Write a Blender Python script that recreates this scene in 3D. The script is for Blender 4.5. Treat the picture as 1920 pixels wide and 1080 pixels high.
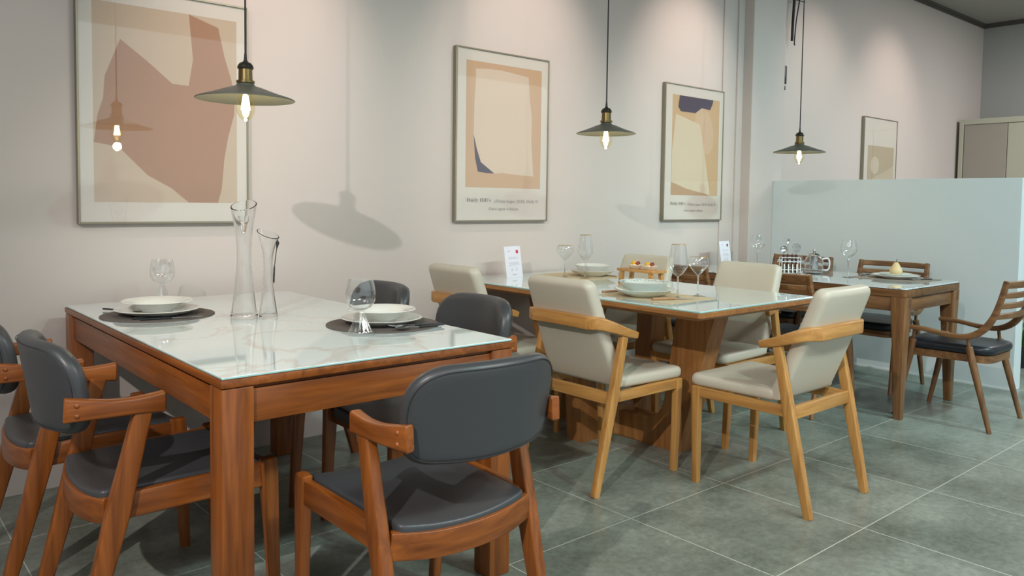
import bpy, bmesh, math, random
from mathutils import Vector, Matrix
from mathutils.geometry import tessellate_polygon
PI = math.pi
SC = bpy.context.scene
for o in list(bpy.data.objects):
    bpy.data.objects.remove(o, do_unlink=True)
COL = SC.collection

# ------------------------------------------------------------------ camera
CAM_H = 1.18
F_PX, CY, YAW, PITCH, ROLL = 1492.2, 457.8, math.radians(40.886), math.radians(-3.0755), math.radians(0.7798)
def cam_axes():
    F = Vector((math.sin(YAW)*math.cos(PITCH), math.cos(YAW)*math.cos(PITCH), math.sin(PITCH)))
    R = Vector((math.cos(YAW), -math.sin(YAW), 0)); U = R.cross(F)
    c, s = math.cos(ROLL), math.sin(ROLL)
    return F, c*R+s*U, -s*R+c*U
cd = bpy.data.cameras.new('camera'); cam = bpy.data.objects.new('camera', cd); COL.objects.link(cam)
_F, _R, _U = cam_axes()
cam.matrix_world = Matrix(((_R.x, _U.x, -_F.x, 0), (_R.y, _U.y, -_F.y, 0), (_R.z, _U.z, -_F.z, CAM_H), (0, 0, 0, 1)))
cd.sensor_fit = 'HORIZONTAL'; cd.sensor_width = 36; cd.lens = F_PX/1920*36
cd.shift_y = -(540-CY)/1920; cd.clip_start = 0.05
SC.camera = cam
# ------------------------------------------------------------------ exposure, world, lights
SC.view_settings.view_transform = 'Standard'; SC.view_settings.look = 'None'
SC.view_settings.gamma = 1; SC.view_settings.use_curve_mapping = False
SC.view_settings.exposure = 0.36
W = bpy.data.worlds.new('world'); SC.world = W; W.use_nodes = True
bg = W.node_tree.nodes['Background']; bg.inputs[0].default_value = (0.82, 0.96, 1.0, 1); bg.inputs[1].default_value = 0.72

def aim(o, tgt):
    d = Vector(tgt)-o.location
    o.rotation_euler = d.to_track_quat('-Z', 'Y').to_euler()
def spot(name, loc, tgt, power, color, size=60, blend=0.6, rad=0.04):
    l = bpy.data.lights.new(name, 'SPOT'); l.energy = power; l.color = color
    l.spot_size = math.radians(size); l.spot_blend = blend; l.shadow_soft_size = rad
    o = bpy.data.objects.new(name, l); COL.objects.link(o); o.location = loc; aim(o, tgt); return o
def area(name, loc, tgt, power, color, sx, sy):
    l = bpy.data.lights.new(name, 'AREA'); l.energy = power; l.color = color
    l.shape = 'RECTANGLE'; l.size = sx; l.size_y = sy
    o = bpy.data.objects.new(name, l); COL.objects.link(o); o.location = loc; aim(o, tgt); return o
WARM = (1.0, 0.81, 0.70); COOL = (0.74, 0.93, 1.0); NEUT = (1.0, 0.95, 0.88)
# ceiling track spots that wash the picture wall
P_WALL = [84, 66, 66, 26, 32]; P_KEY, P_SIDE, P_FAR = 360, 110, 200
P_FILL = [30, 76, 10, 66, 16]; P_BULB = 1.5
for x, p in zip((1.50, 3.15, 4.75, 6.55, 8.0), P_WALL):
    spot('wall_spot_light', (x, 2.45, 3.2), (x, 3.59, 2.0), p, WARM, (50 if x < 2 else 56) if x < 4 else (58 if x < 5 else 74), 1.0, 0.03)
# key spots from behind the camera
spot('key_spot_light', (-1.92, -0.19, 3.2), (1.9, 2.3, 0.6), P_KEY, (1.0, 0.93, 0.87), 48, 0.7, 0.03)
spot('side_spot_light', (2.2, -0.9, 3.2), (2.7, 2.4, 0.5), P_SIDE, (0.62, 1.0, 0.92), 70, 0.7, 0.05)
spot('far_spot_light', (4.6, -0.9, 3.2), (5.7, 2.4, 0.75), P_FAR, (0.55, 0.98, 1.0), 70, 0.7, 0.05)
# unseen ceiling area lights added as fill, near side and far room
for (x, y), p in zip(((0.3, -1.0), (3.4, -1.0), (6.6, -0.8), (8.6, 1.2), (-1.2, 1.6)), P_FILL):
    area('ceiling_fill_light', (x, y, 3.28), (x, y, 0), p, (1.0, 0.995, 0.98), 1.8, 0.6)

# ------------------------------------------------------------------ materials
def srgb(r, g, b):
    f = lambda c: (c/255/12.92) if c/255 <= 0.04045 else ((c/255+0.055)/1.055)**2.4
    return (f(r), f(g), f(b), 1)
def new_mat(name):
    m = bpy.data.materials.new(name); m.use_nodes = True
    return m, m.node_tree, m.node_tree.nodes['Principled BSDF']
def plain(name, col, rough=0.5, metal=0.0, spec=0.5, bump=0, bscale=60, coat=0, emis=None, estr=0):
    m, nt, b = new_mat(name)
    b.inputs['Base Color'].default_value = col; b.inputs['Roughness'].default_value = rough
    b.inputs['Metallic'].default_value = metal; b.inputs['Specular IOR Level'].default_value = spec
    b.inputs['Coat Weight'].default_value = coat; b.inputs['Coat Roughness'].default_value = 0.05
    if emis: b.inputs['Emission Color'].default_value = emis; b.inputs['Emission Strength'].default_value = estr
    if bump:
        tc = nt.nodes.new('ShaderNodeTexCoord'); n = nt.nodes.new('ShaderNodeTexNoise'); n.inputs['Scale'].default_value = bscale
        n.inputs['Detail'].default_value = 4
        bp = nt.nodes.new('ShaderNodeBump'); bp.inputs['Strength'].default_value = bump; bp.inputs['Distance'].default_value = 0.002
        nt.links.new(tc.outputs['Object'], n.inputs['Vector']); nt.links.new(n.outputs['Fac'], bp.inputs['Height'])
        nt.links.new(bp.outputs['Normal'], b.inputs['Normal'])
    return m
def ramp(nt, stops):
    r = nt.nodes.new('ShaderNodeValToRGB'); e = r.color_ramp.elements
    while len(e) < len(stops): e.new(0.5)
    for i, (p, c) in enumerate(stops): e[i].position = p; e[i].color = c
    return r
def wood(name, axis, light, dark, rough=0.38, contrast=1.0):
    m, nt, b = new_mat(name)
    tc = nt.nodes.new('ShaderNodeTexCoord'); mp = nt.nodes.new('ShaderNodeMapping')
    s = [34.0, 34.0, 34.0]; s['xyz'.index(axis)] = 2.2
    mp.inputs['Scale'].default_value = s
    n = nt.nodes.new('ShaderNodeTexNoise'); n.inputs['Scale'].default_value = 1.0; n.inputs['Detail'].default_value = 5
    n.inputs['Roughness'].default_value = 0.6; n.inputs['Distortion'].default_value = 0.6
    mid = tuple((l+d)/2 for l, d in zip(light, dark))
    r = ramp(nt, [(0.30, dark), (0.5, mid), (0.68, light)])
    n2 = nt.nodes.new('ShaderNodeTexNoise'); n2.inputs['Scale'].default_value = 3.2; n2.inputs['Detail'].default_value = 2
    mx = nt.nodes.new('ShaderNodeMix'); mx.data_type = 'RGBA'; mx.blend_type = 'MULTIPLY'; mx.inputs[0].default_value = 0.45
    r2 = ramp(nt, [(0.3, (0.62, 0.62, 0.62, 1)), (0.7, (1, 1, 1, 1))])
    L = nt.links.new
    L(tc.outputs['Object'], mp.inputs['Vector']); L(mp.outputs['Vector'], n.inputs['Vector']); L(n.outputs['Fac'], r.inputs['Fac'])
    L(tc.outputs['Object'], n2.inputs['Vector']); L(n2.outputs['Fac'], r2.inputs['Fac'])
    L(r.outputs['Color'], mx.inputs[6]); L(r2.outputs['Color'], mx.inputs[7]); L(mx.outputs[2], b.inputs['Base Color'])
    bp = nt.nodes.new('ShaderNodeBump'); bp.inputs['Strength'].default_value = 0.15; bp.inputs['Distance'].default_value = 0.001
    L(n.outputs['Fac'], bp.inputs['Height']); L(bp.outputs['Normal'], b.inputs['Normal'])
    b.inputs['Roughness'].default_value = rough
    return m
RED = {a: wood('reddish_wood_'+a, a, srgb(162, 92, 36), srgb(108, 55, 18), 0.33) for a in 'xyz'}
OAK = {a: wood('oak_wood_'+a, a, srgb(212, 160, 92), srgb(172, 118, 60), 0.36) for a in 'xyz'}
WAL = {a: wood('walnut_wood_'+a, a, srgb(146, 104, 66), srgb(94, 62, 36), 0.42) for a in 'xyz'}
TOAK = {a: wood('table_oak_wood_'+a, a, srgb(184, 128, 74), srgb(140, 92, 50), 0.38) for a in 'xyz'}
def leather(name, col, rough=0.42):
    return plain(name, col, rough, 0, 0.45, bump=0.10, bscale=420)
LGREY = leather('dark_grey_leather', srgb(64, 66, 69), 0.36)
LBEIGE = leather('beige_leather', srgb(200, 194, 178), 0.40)
LBLACK = leather('black_leather', srgb(30, 34, 42), 0.33)
STITCH = plain('stitching', srgb(50, 50, 54), 0.6)
STITCHB = plain('beige_stitching', srgb(140, 130, 112), 0.6)
def wallmat(name, col):
    m, nt, b = new_mat(name)
    tc = nt.nodes.new('ShaderNodeTexCoord'); n = nt.nodes.new('ShaderNodeTexNoise'); n.inputs['Scale'].default_value = 1.3; n.inputs['Detail'].default_value = 3
    r = ramp(nt, [(0.3, tuple(c*0.97 for c in col[:3])+(1,)), (0.7, col)])
    nt.links.new(tc.outputs['Object'], n.inputs['Vector']); nt.links.new(n.outputs['Fac'], r.inputs['Fac']); nt.links.new(r.outputs['Color'], b.inputs['Base Color'])
    b.inputs['Roughness'].default_value = 0.85; b.inputs['Specular IOR Level'].default_value = 0.2
    return m
WALL = wallmat('white_wall_paint', srgb(202, 192, 187)); PART = wallmat('white_partition_paint', srgb(216, 224, 226))
GREYW = wallmat('grey_ceiling_paint', srgb(160, 160, 154)); FARW = wallmat('far_wall_paint', srgb(172, 173, 172))
MOULD = plain('dark_moulding', srgb(84, 80, 76), 0.6)
def floor_mat():
    m, nt, b = new_mat('grey_floor_tile')
    L = nt.links.new; N = nt.nodes.new
    tc = N('ShaderNodeTexCoord'); sep = N('ShaderNodeSeparateXYZ'); L(tc.outputs['Object'], sep.inputs[0])
    def math_(op, a, bb=None, c=None):
        n = N('ShaderNodeMath'); n.operation = op
        for i, v in enumerate((a, bb, c)):
            if v is None: continue
            if isinstance(v, (int, float)): n.inputs[i].default_value = v
            else: L(v, n.inputs[i])
        return n.outputs[0]
    def edge(sock, off):
        t = math_('DIVIDE', math_('SUBTRACT', sock, off), 0.6)
        fr = math_('FRACT', math_('ADD', t, 100.5))
        return math_('ABSOLUTE', math_('SUBTRACT', fr, 0.5)), math_('FLOOR', math_('ADD', t, 100.0))
    ex, ix = edge(sep.outputs[0], 1.66); ey, iy = edge(sep.outputs[1], 1.909)
    g = math_('LESS_THAN', math_('MINIMUM', ex, ey), 0.0032)
    n1 = N('ShaderNodeTexNoise'); n1.inputs['Scale'].default_value = 2.6; n1.inputs['Detail'].default_value = 8; n1.inputs['Roughness'].default_value = 0.62
    n2 = N('ShaderNodeTexNoise'); n2.inputs['Scale'].default_value = 38; n2.inputs['Detail'].default_value = 6; n2.inputs['Roughness'].default_value = 0.7
    L(tc.outputs['Object'], n1.inputs['Vector']); L(tc.outputs['Object'], n2.inputs['Vector'])
    mixn = math_('ADD', math_('MULTIPLY', n1.outputs['Fac'], 0.62), math_('MULTIPLY', n2.outputs['Fac'], 0.38))
    wn = N('ShaderNodeTexWhiteNoise'); wn.noise_dimensions = '2D'; cmb = N('ShaderNodeCombineXYZ'); L(ix, cmb.inputs[0]); L(iy, cmb.inputs[1]); L(cmb.outputs[0], wn.inputs['Vector'])
    fac = math_('ADD', mixn, math_('MULTIPLY', math_('SUBTRACT', wn.outputs['Value'], 0.5), 0.05))
    r = ramp(nt, [(0.36, srgb(95, 102, 93)), (0.5, srgb(125, 132, 123)), (0.66, srgb(156, 164, 154))]); L(fac, r.inputs['Fac'])
    mx = N('ShaderNodeMix'); mx.data_type = 'RGBA'; L(g, mx.inputs[0]); L(r.outputs['Color'], mx.inputs[6]); mx.inputs[7].default_value = srgb(196, 200, 190)
    L(mx.outputs[2], b.inputs['Base Color'])
    rr = math_('ADD', math_('MULTIPLY', n2.outputs['Fac'], 0.22), 0.22); L(rr, b.inputs['Roughness'])
    b.inputs['Specular IOR Level'].default_value = 0.45
    return m
def marble(name, base, vein, tint=0.0):
    m, nt, b = new_mat(name); L = nt.links.new; N = nt.nodes.new
    tc = N('ShaderNodeTexCoord'); w = N('ShaderNodeTexNoise'); w.inputs['Scale'].default_value = 1.7; w.inputs['Detail'].default_value = 6; w.inputs['Distortion'].default_value = 1.4
    L(tc.outputs['Object'], w.inputs['Vector'])
    r = ramp(nt, [(0.475, base), (0.5, vein), (0.522, base)]); L(w.outputs['Fac'], r.inputs['Fac'])
    L(r.outputs['Color'], b.inputs['Base Color'])
    b.inputs['Roughness'].default_value = 0.06; b.inputs['Coat Weight'].default_value = 1.0; b.inputs['Coat Roughness'].default_value = 0.02
    return m
MARBLE = marble('white_marble_glass', srgb(232, 246, 246), srgb(220, 217, 210))
MARBLE3 = marble('grey_veined_marble_glass', srgb(228, 240, 244), srgb(182, 182, 180))
WGLASS = marble('pale_white_glass', srgb(222, 246, 250), srgb(216, 240, 244))
GEDGE = plain('glass_edge', srgb(170, 218, 218), 0.08, 0, 0.6, coat=0.5)
def clear_glass(name, tint=(0.985, 0.99, 0.99), base=0.07, edge=0.85, darken=0.66):
    m = bpy.data.materials.new(name); m.use_nodes = True; nt = m.node_tree; nt.nodes.clear(); N = nt.nodes.new; L = nt.links.new
    out = N('ShaderNodeOutputMaterial'); mx = N('ShaderNodeMixShader'); tr = N('ShaderNodeBsdfTransparent'); gl = N('ShaderNodeBsdfGlossy')
    gl.inputs['Roughness'].default_value = 0.02; gl.inputs['Color'].default_value = (1, 1, 1, 1)
    lw = N('ShaderNodeLayerWeight'); lw.inputs['Blend'].default_value = 0.5
    cr = ramp(nt, [(0.0, tint+(1,)), (0.72, tint+(1,)), (1.0, tuple(c*darken for c in tint)+(1,))]); L(lw.outputs['Facing'], cr.inputs['Fac']); L(cr.outputs['Color'], tr.inputs['Color'])
    pw = N('ShaderNodeMath'); pw.operation = 'POWER'; pw.inputs[1].default_value = 4.0; L(lw.outputs['Facing'], pw.inputs[0])
    ml = N('ShaderNodeMath'); ml.operation = 'MULTIPLY_ADD'; ml.inputs[1].default_value = edge; ml.inputs[2].default_value = base; L(pw.outputs[0], ml.inputs[0])
    L(ml.outputs[0], mx.inputs[0]); L(tr.outputs[0], mx.inputs[1]); L(gl.outputs[0], mx.inputs[2]); L(mx.outputs[0], out.inputs[0])
    return m
GLASS = clear_glass('clear_glass'); PANE = clear_glass('picture_glass', (1, 1, 1), 0.045, 0.5, 1.0)
THICKGLASS, _nt, _b = new_mat('thick_clear_glass')
_b.inputs['Base Color'].default_value = (0.985, 0.99, 0.99, 1); _b.inputs['Roughness'].default_value = 0.0
_b.inputs['Transmission Weight'].default_value = 1.0; _b.inputs['IOR'].default_value = 1.46
RIBGLASS = clear_glass('ribbed_glass', (0.95, 0.96, 0.96), 0.10, 0.95, 0.9)
BULBGLASS = clear_glass('amber_bulb_glass', (1.0, 0.96, 0.80), 0.06, 0.5, 0.8)
GOLD = plain('gold_rim', srgb(196, 160, 96), 0.3, 1.0)
STEEL = plain('brushed_steel', srgb(190, 190, 190), 0.25, 1.0)
WHITEC = plain('white_ceramic', srgb(226, 226, 220), 0.12, 0, 0.5, coat=0.6)
CELADON = plain('pale_green_ceramic', srgb(220, 228, 222), 0.12, 0, 0.5, coat=0.6)
BLUEC = plain('blue_print', srgb(96, 130, 150), 0.3)
MAT_D = plain('dark_woven_mat', srgb(96, 88, 84), 0.8, bump=0.8, bscale=300)
MAT_B = plain('beige_woven_mat', srgb(206, 190, 158), 0.8, bump=0.8, bscale=300)
MAT_G = plain('taupe_woven_mat', srgb(150, 138, 126), 0.8, bump=0.8, bscale=300)
BLACKP = plain('black_plastic', srgb(30, 32, 36), 0.4)
LAMPBLK = plain('black_enamel', srgb(92, 94, 86), 0.45, 0.2)
LAMPCAP = plain('dark_bronze', srgb(62, 60, 54), 0.35, 0.6)
BRASS = plain('aged_brass', srgb(118, 102, 66), 0.32, 0.9)
CORD = plain('black_cord', srgb(42, 36, 40), 0.7)
FILA = plain('glowing_filament', srgb(255, 236, 170), 0.5, emis=(1.0, 0.80, 0.42, 1), estr=38)
CHAMP = plain('champagne_metal', srgb(150, 142, 124), 0.35, 0.6)
PAPER = plain('poster_paper', srgb(206, 199, 190), 0.7); CABM = plain('cream_cabinet_paint', srgb(188, 186, 168), 0.5)
CABP = plain('taupe_cabinet_panel', srgb(164, 156, 146), 0.5); GAP = plain('dark_gap', srgb(50, 48, 46), 0.8)

# ------------------------------------------------------------------ mesh helpers
class MB:
    def __init__(s): s.bm = bmesh.new(); s.mi = 0
    def _f(s, vs):
        try:
            f = s.bm.faces.new(vs); f.material_index = s.mi; return f
        except ValueError: return None
    def loft(s, rings, cap=(True, True), closed=True):
        R = [[s.bm.verts.new(p) for p in r] for r in rings]; n = len(R[0])
        for a, b in zip(R[:-1], R[1:]):
            for i in range(n if closed else n-1):
                j = (i+1) % n; s._f((a[i], a[j], b[j], b[i]))
        if cap[0]: s._f(list(reversed(R[0])))
        if cap[1]: s._f(R[-1])
        return s
    def box(s, x0, x1, y0, y1, z0, z1, r=0.0, seg=2):
        x0, x1 = sorted((x0, x1)); y0, y1 = sorted((y0, y1)); z0, z1 = sorted((z0, z1))
        g = bmesh.ops.create_cube(s.bm, size=1); v = g['verts']
        for q in v: q.co = Vector(((x0+x1)/2+q.co.x*(x1-x0), (y0+y1)/2+q.co.y*(y1-y0), (z0+z1)/2+q.co.z*(z1-z0)))
        es = set(e for q in v for e in q.link_edges); fs = set(f for q in v for f in q.link_faces)
        for f in fs: f.material_index = s.mi
        if r > 0:
            o = bmesh.ops.bevel(s.bm, geom=list(es), offset=r, segments=seg, profile=0.5, affect='EDGES')
            for f in o['faces']: f.material_index = s.mi
        return s
    def sweep(s, pts, sizes, side=None, up=None, r=0.25, n=3, capr=True):
        """rounded-rectangle section swept along pts; size = (width along side, height across it)"""
        pts = [Vector(p) for p in pts]; N = len(pts)
        if not isinstance(sizes, list): sizes = [sizes]*N
        rings = []
        for i, p in enumerate(pts):
            t = (pts[min(i+1, N-1)]-pts[max(i-1, 0)]).normalized()
            if side is not None:
                sv = Vector(side); sv = (sv - t*sv.dot(t)).normalized(); uv = sv.cross(t).normalized()
            else:
                uv0 = Vector(up if up else (0, 0, 1)); sv = t.cross(uv0).normalized(); uv = sv.cross(t).normalized()
            w, h = sizes[i]; rr = r*min(w, h)
            ring = []
            for cx, cy, a0 in ((1, 1, 0), (-1, 1, 90), (-1, -1, 180), (1, -1, 270)):
                for k in range(n+1):
                    a = math.radians(a0+90*k/n)
                    ring.append(p + sv*(cx*(w/2-rr)+rr*math.cos(a)) + uv*(cy*(h/2-rr)+rr*math.sin(a)))
            rings.append((p, ring, t, rr))
        out = []
        if capr:
            p, rg, t, rr = rings[0]
            out.append([p + (q-p)*(1-rr/max((q-p).length, 1e-6)*0.6) - t*rr*0.5 for q in rg])
        out += [x[1] for x in rings]
        if capr:
            p, rg, t, rr = rings[-1]
            out.append([p + (q-p)*(1-rr/max((q-p).length, 1e-6)*0.6) + t*rr*0.5 for q in rg])
        return s.loft(out)
    def tube(s, pts, rad, n=12, cap=True):
        pts = [Vector(p) for p in pts]; N = len(pts)
        if not isinstance(rad, (list, tuple)): rad = [rad]*N
        t = (pts[1]-pts[0]).normalized(); a = t.orthogonal().normalized(); rings = []
        for i, p in enumerate(pts):
            t = (pts[min(i+1, N-1)]-pts[max(i-1, 0)]).normalized()
            a = (a - t*a.dot(t)).normalized(); b = t.cross(a)
            rings.append([p+(a*math.cos(2*PI*k/n)+b*math.sin(2*PI*k/n))*rad[i] for k in range(n)])
        return s.loft(rings, (cap, cap))
    def lathe(s, prof, c=(0, 0, 0), n=40, cap=(False, False), tilt=None):
        """prof: list of (r, z); tilt: function (x, y, z)->z offset"""
        rings = []
        for r, z in prof:
            r = max(r, 1e-5); rg = []
            for k in range(n):
                x, y = r*math.cos(2*PI*k/n), r*math.sin(2*PI*k/n)
                zz = z + (tilt(x, y, z) if tilt else 0)
                rg.append((c[0]+x, c[1]+y, c[2]+zz))
            rings.append(rg)
        return s.loft(rings, cap)
    def pad(s, outline, thick, r, mapf, seg=4, crown=0.0, inner=(0.86, 0.66, 0.4, 0.15)):
        """soft pad: outline in (u,v), rounded rim of radius r, mapped by mapf(u,v,w)"""
        cu = sum(p[0] for p in outline)/len(outline); cv = sum(p[1] for p in outline)/len(outline)
        n = len(outline)
        nrm = []
        for i in range(n):
            a, b = outline[i-1], outline[(i+1) % n]; tx, ty = b[0]-a[0], b[1]-a[1]; l = math.hypot(tx, ty) or 1
            nrm.append((ty/l, -tx/l))
        if sum((outline[i][0]-cu)*nrm[i][0]+(outline[i][1]-cv)*nrm[i][1] for i in range(n)) < 0: nrm = [(-a, -b) for a, b in nrm]
        prof = []
        for k in range(seg+1):
            a = PI/2*k/seg; prof.append((r*(1-math.sin(a)), r*(1-math.cos(a))))
        lay = [(i, w) for i, w in prof] + [(i, thick-w) for i, w in reversed(prof)]
        rings = []
        base = [(outline[i][0]-nrm[i][0]*r, outline[i][1]-nrm[i][1]*r) for i in range(n)]
        for sc in reversed(inner): rings.append([mapf(cu+(u-cu)*sc, cv+(v-cv)*sc, 0) for u, v in base])
        for ins, w in lay: rings.append([mapf(outline[i][0]-nrm[i][0]*ins, outline[i][1]-nrm[i][1]*ins, w) for i in range(n)])
        for sc in inner: rings.append([mapf(cu+(u-cu)*sc, cv+(v-cv)*sc, thick+crown*(1-sc*sc)) for u, v in base])
        return s.loft(rings)
    def prism(s, poly, x0, x1, axis='x', r=0):
        """extrude polygon along an axis; poly pts are the two other coordinates in order"""
        def P(a, b, c): return {'x': (c, a, b), 'y': (a, c, b), 'z': (a, b, c)}[axis]
        s.loft([[P(a, b, x0) for a, b in poly], [P(a, b, x1) for a, b in poly]], (False, False))
        tris = tessellate_polygon([[Vector((a, b, 0)) for a, b in poly]])
        for z in (x0, x1):
            vs = [s.bm.verts.new(P(a, b, z)) for a, b in poly]
            for t in tris: s._f([vs[i] for i in t])
        bmesh.ops.remove_doubles(s.bm, verts=s.bm.verts[:], dist=1e-5); return s
def build(name, mb, mats, parent=None, loc=None, smooth=35):
    bm = mb.bm; bmesh.ops.recalc_face_normals(bm, faces=bm.faces)
    me = bpy.data.meshes.new(name); bm.to_mesh(me); bm.free()
    if not isinstance(mats, (list, tuple)): mats = [mats]
    for m in mats: me.materials.append(m)
    if smooth: me.shade_smooth()
    else: me.shade_flat()
    if smooth: me.set_sharp_from_angle(angle=math.radians(smooth))
    o = bpy.data.objects.new(name, me); COL.objects.link(o)
    if parent: o.parent = parent
    if loc: o.location = loc
    return o
def tag(o, label=None, cat=None, group=None, kind=None):
    if label: o['label'] = label
    if cat: o['category'] = cat
    if group: o['group'] = group
    if kind: o['kind'] = kind
    return o
def thing(name, label, cat, loc=(0, 0, 0), rz=0, group=None):
    o = bpy.data.objects.new(name, None); COL.objects.link(o); o.empty_display_size = 0.1
    o.location = loc; o.rotation_euler = (0, 0, rz)
    return tag(o, label, cat, group)
def dup(root, loc, rz, label, group=None):
    r = root.copy(); COL.objects.link(r); r.location = loc; r.rotation_euler = (0, 0, rz); r['label'] = label
    if group: r['group'] = group
    def rec(src, dst):
        for ch in list(src.children):
            if ch.name in MADE: pass
            c = ch.copy(); COL.objects.link(c); c.parent = dst; rec(ch, c)
    rec(root, r); return r
MADE = ()
def smoothpath(P, sub=5):
    P = [Vector(p) for p in P]; out = []
    for i in range(len(P)-1):
        p0 = P[max(i-1, 0)]; p1 = P[i]; p2 = P[i+1]; p3 = P[min(i+2, len(P)-1)]
        for k in range(sub):
            t = k/sub
            out.append(0.5*((2*p1)+(p2-p0)*t+(2*p0-5*p1+4*p2-p3)*t*t+(-p0+3*p1-3*p2+p3)*t**3))
    out.append(P[-1]); return out
def rrect(pts, rad, n=5):
    """rounded polygon outline (convex, ccw)"""
    out = []; N = len(pts)
    if not isinstance(rad, (list, tuple)): rad = [rad]*N
    for i in range(N):
        p = Vector(pts[i]); a = (Vector(pts[i-1])-p); b = (Vector(pts[(i+1) % N])-p)
        r = rad[i]; la, lb = a.length, b.length; a.normalize(); b.normalize()
        ang = a.angle(b); d = min(r/math.tan(ang/2), la*0.49, lb*0.49)
        s0 = p+a*d; s1 = p+b*d
        for k in range(n+1):
            t = k/n; q = s0*(1-t)**2+p*2*t*(1-t)+s1*t*t
            out.append((q.x, q.y))
    return out
def densify(o, m=0.03):
    out = []
    for i in range(len(o)):
        a, b = o[i], o[(i+1) % len(o)]; l = math.hypot(b[0]-a[0], b[1]-a[1]); k = max(1, int(l/m))
        for j in range(k): out.append((a[0]+(b[0]-a[0])*j/k, a[1]+(b[1]-a[1])*j/k))
    return out

# ------------------------------------------------------------------ room
WY = 3.59
def struct(name, mb, m): return tag(build(name, mb, m, smooth=None), kind='structure')
fl = MB().box(-2.5, 11.5, -4.0, 3.75, -0.08, 0.0); struct('floor', fl, floor_mat())
struct('wall_back', MB().box(-2.5, 10.46, WY, WY+0.15, 0, 3.345), WALL)
struct('wall_left_blocker', MB().box(-2.65, -2.5, -4.0, WY+0.15, 0, 3.345), WALL)  # unseen side wall, added to close off world light from the left
struct('wall_far', MB().box(10.46, 10.6, -4.0, WY+0.15, 0, 3.345), FARW)
struct('ceiling', MB().box(-2.5, 10.6, -4.0, WY+0.15, 3.345, 3.45), GREYW)
t = MB(); t.box(-2.5, 10.46, WY-0.035, WY, 3.318, 3.345); t.box(-2.5, 10.46, WY-0.02, WY, 3.296, 3.318)
t.box(10.425, 10.46, -4.0, WY-0.035, 3.318, 3.345); t.box(10.44, 10.46, -4.0, WY-0.02, 3.296, 3.318)
struct('trim_1', t, MOULD)
# wall column with shallow step
t = MB(); t.box(5.445, 5.905, 3.48, WY, 0, 3.29, 0.004, 1); t.box(5.37, 5.445, 3.565, WY, 0, 3.29); t.box(5.20, 5.37, 3.58, WY, 0, 3.29)
struct('wall_column', t, WALL)
struct('wall_partition', MB().box(5.776, 5.90, 1.715, 3.48, 0, 1.375, 0.003, 1), PART)
struct('baseboard_partition', MB().box(5.770, 5.776, 1.712, 3.48, 0, 0.012), plain('white_sealant', srgb(220, 224, 222), 0.6))

# ------------------------------------------------------------------ dining tables
def table_red():
    t = thing('dining_table', 'large dining table with reddish brown legs and white marbled top, nearest the camera', 'table', (1.166, 2.675, 0))
    hx, hy = 0.461, 0.81
    top = MB(); top.box(-hx, hx, -hy, hy, 0.722, 0.743, 0.004); build('tabletop', top, RED['y'], t)
    g = MB(); g.mi = 0; g.box(-hx+0.004, hx-0.004, -hy+0.004, hy-0.004, 0.7435, 0.750, 0.0015, 1)
    go = build('glass_top', g, [MARBLE, GEDGE], t)
    for p in go.data.polygons:
        if p.normal.z < 0.5: p.material_index = 1
    tag(go, 'white marbled glass sheet')
    a = 0.022
    for y0_, y1_ in ((-hy+a-0.01, -hy+a+0.015), (hy-a-0.015, hy-a+0.01)):
        build('apron', MB().box(-hx+0.085, hx-0.085, y0_, y1_, 0.628, 0.712, 0.002), RED['x'], t)
    for x0_, x1_ in ((-hx+a-0.01, -hx+a+0.015), (hx-a-0.015, hx-a+0.01)):
        build('apron', MB().box(x0_, x1_, -hy+0.085, hy-0.085, 0.628, 0.712, 0.002), RED['y'], t)
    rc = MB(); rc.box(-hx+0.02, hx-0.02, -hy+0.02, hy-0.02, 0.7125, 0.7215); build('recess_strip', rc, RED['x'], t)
    for sx in (-1, 1):
        for sy in (-1, 1):
            l = MB(); x, y = sx*(hx-0.043), sy*(hy-0.043)
            l.box(x-0.041, x+0.041, y-0.041, y+0.041, 0.0, 0.7215, 0.006, 2); build('leg', l, RED['z'], t)
table_red()
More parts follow.
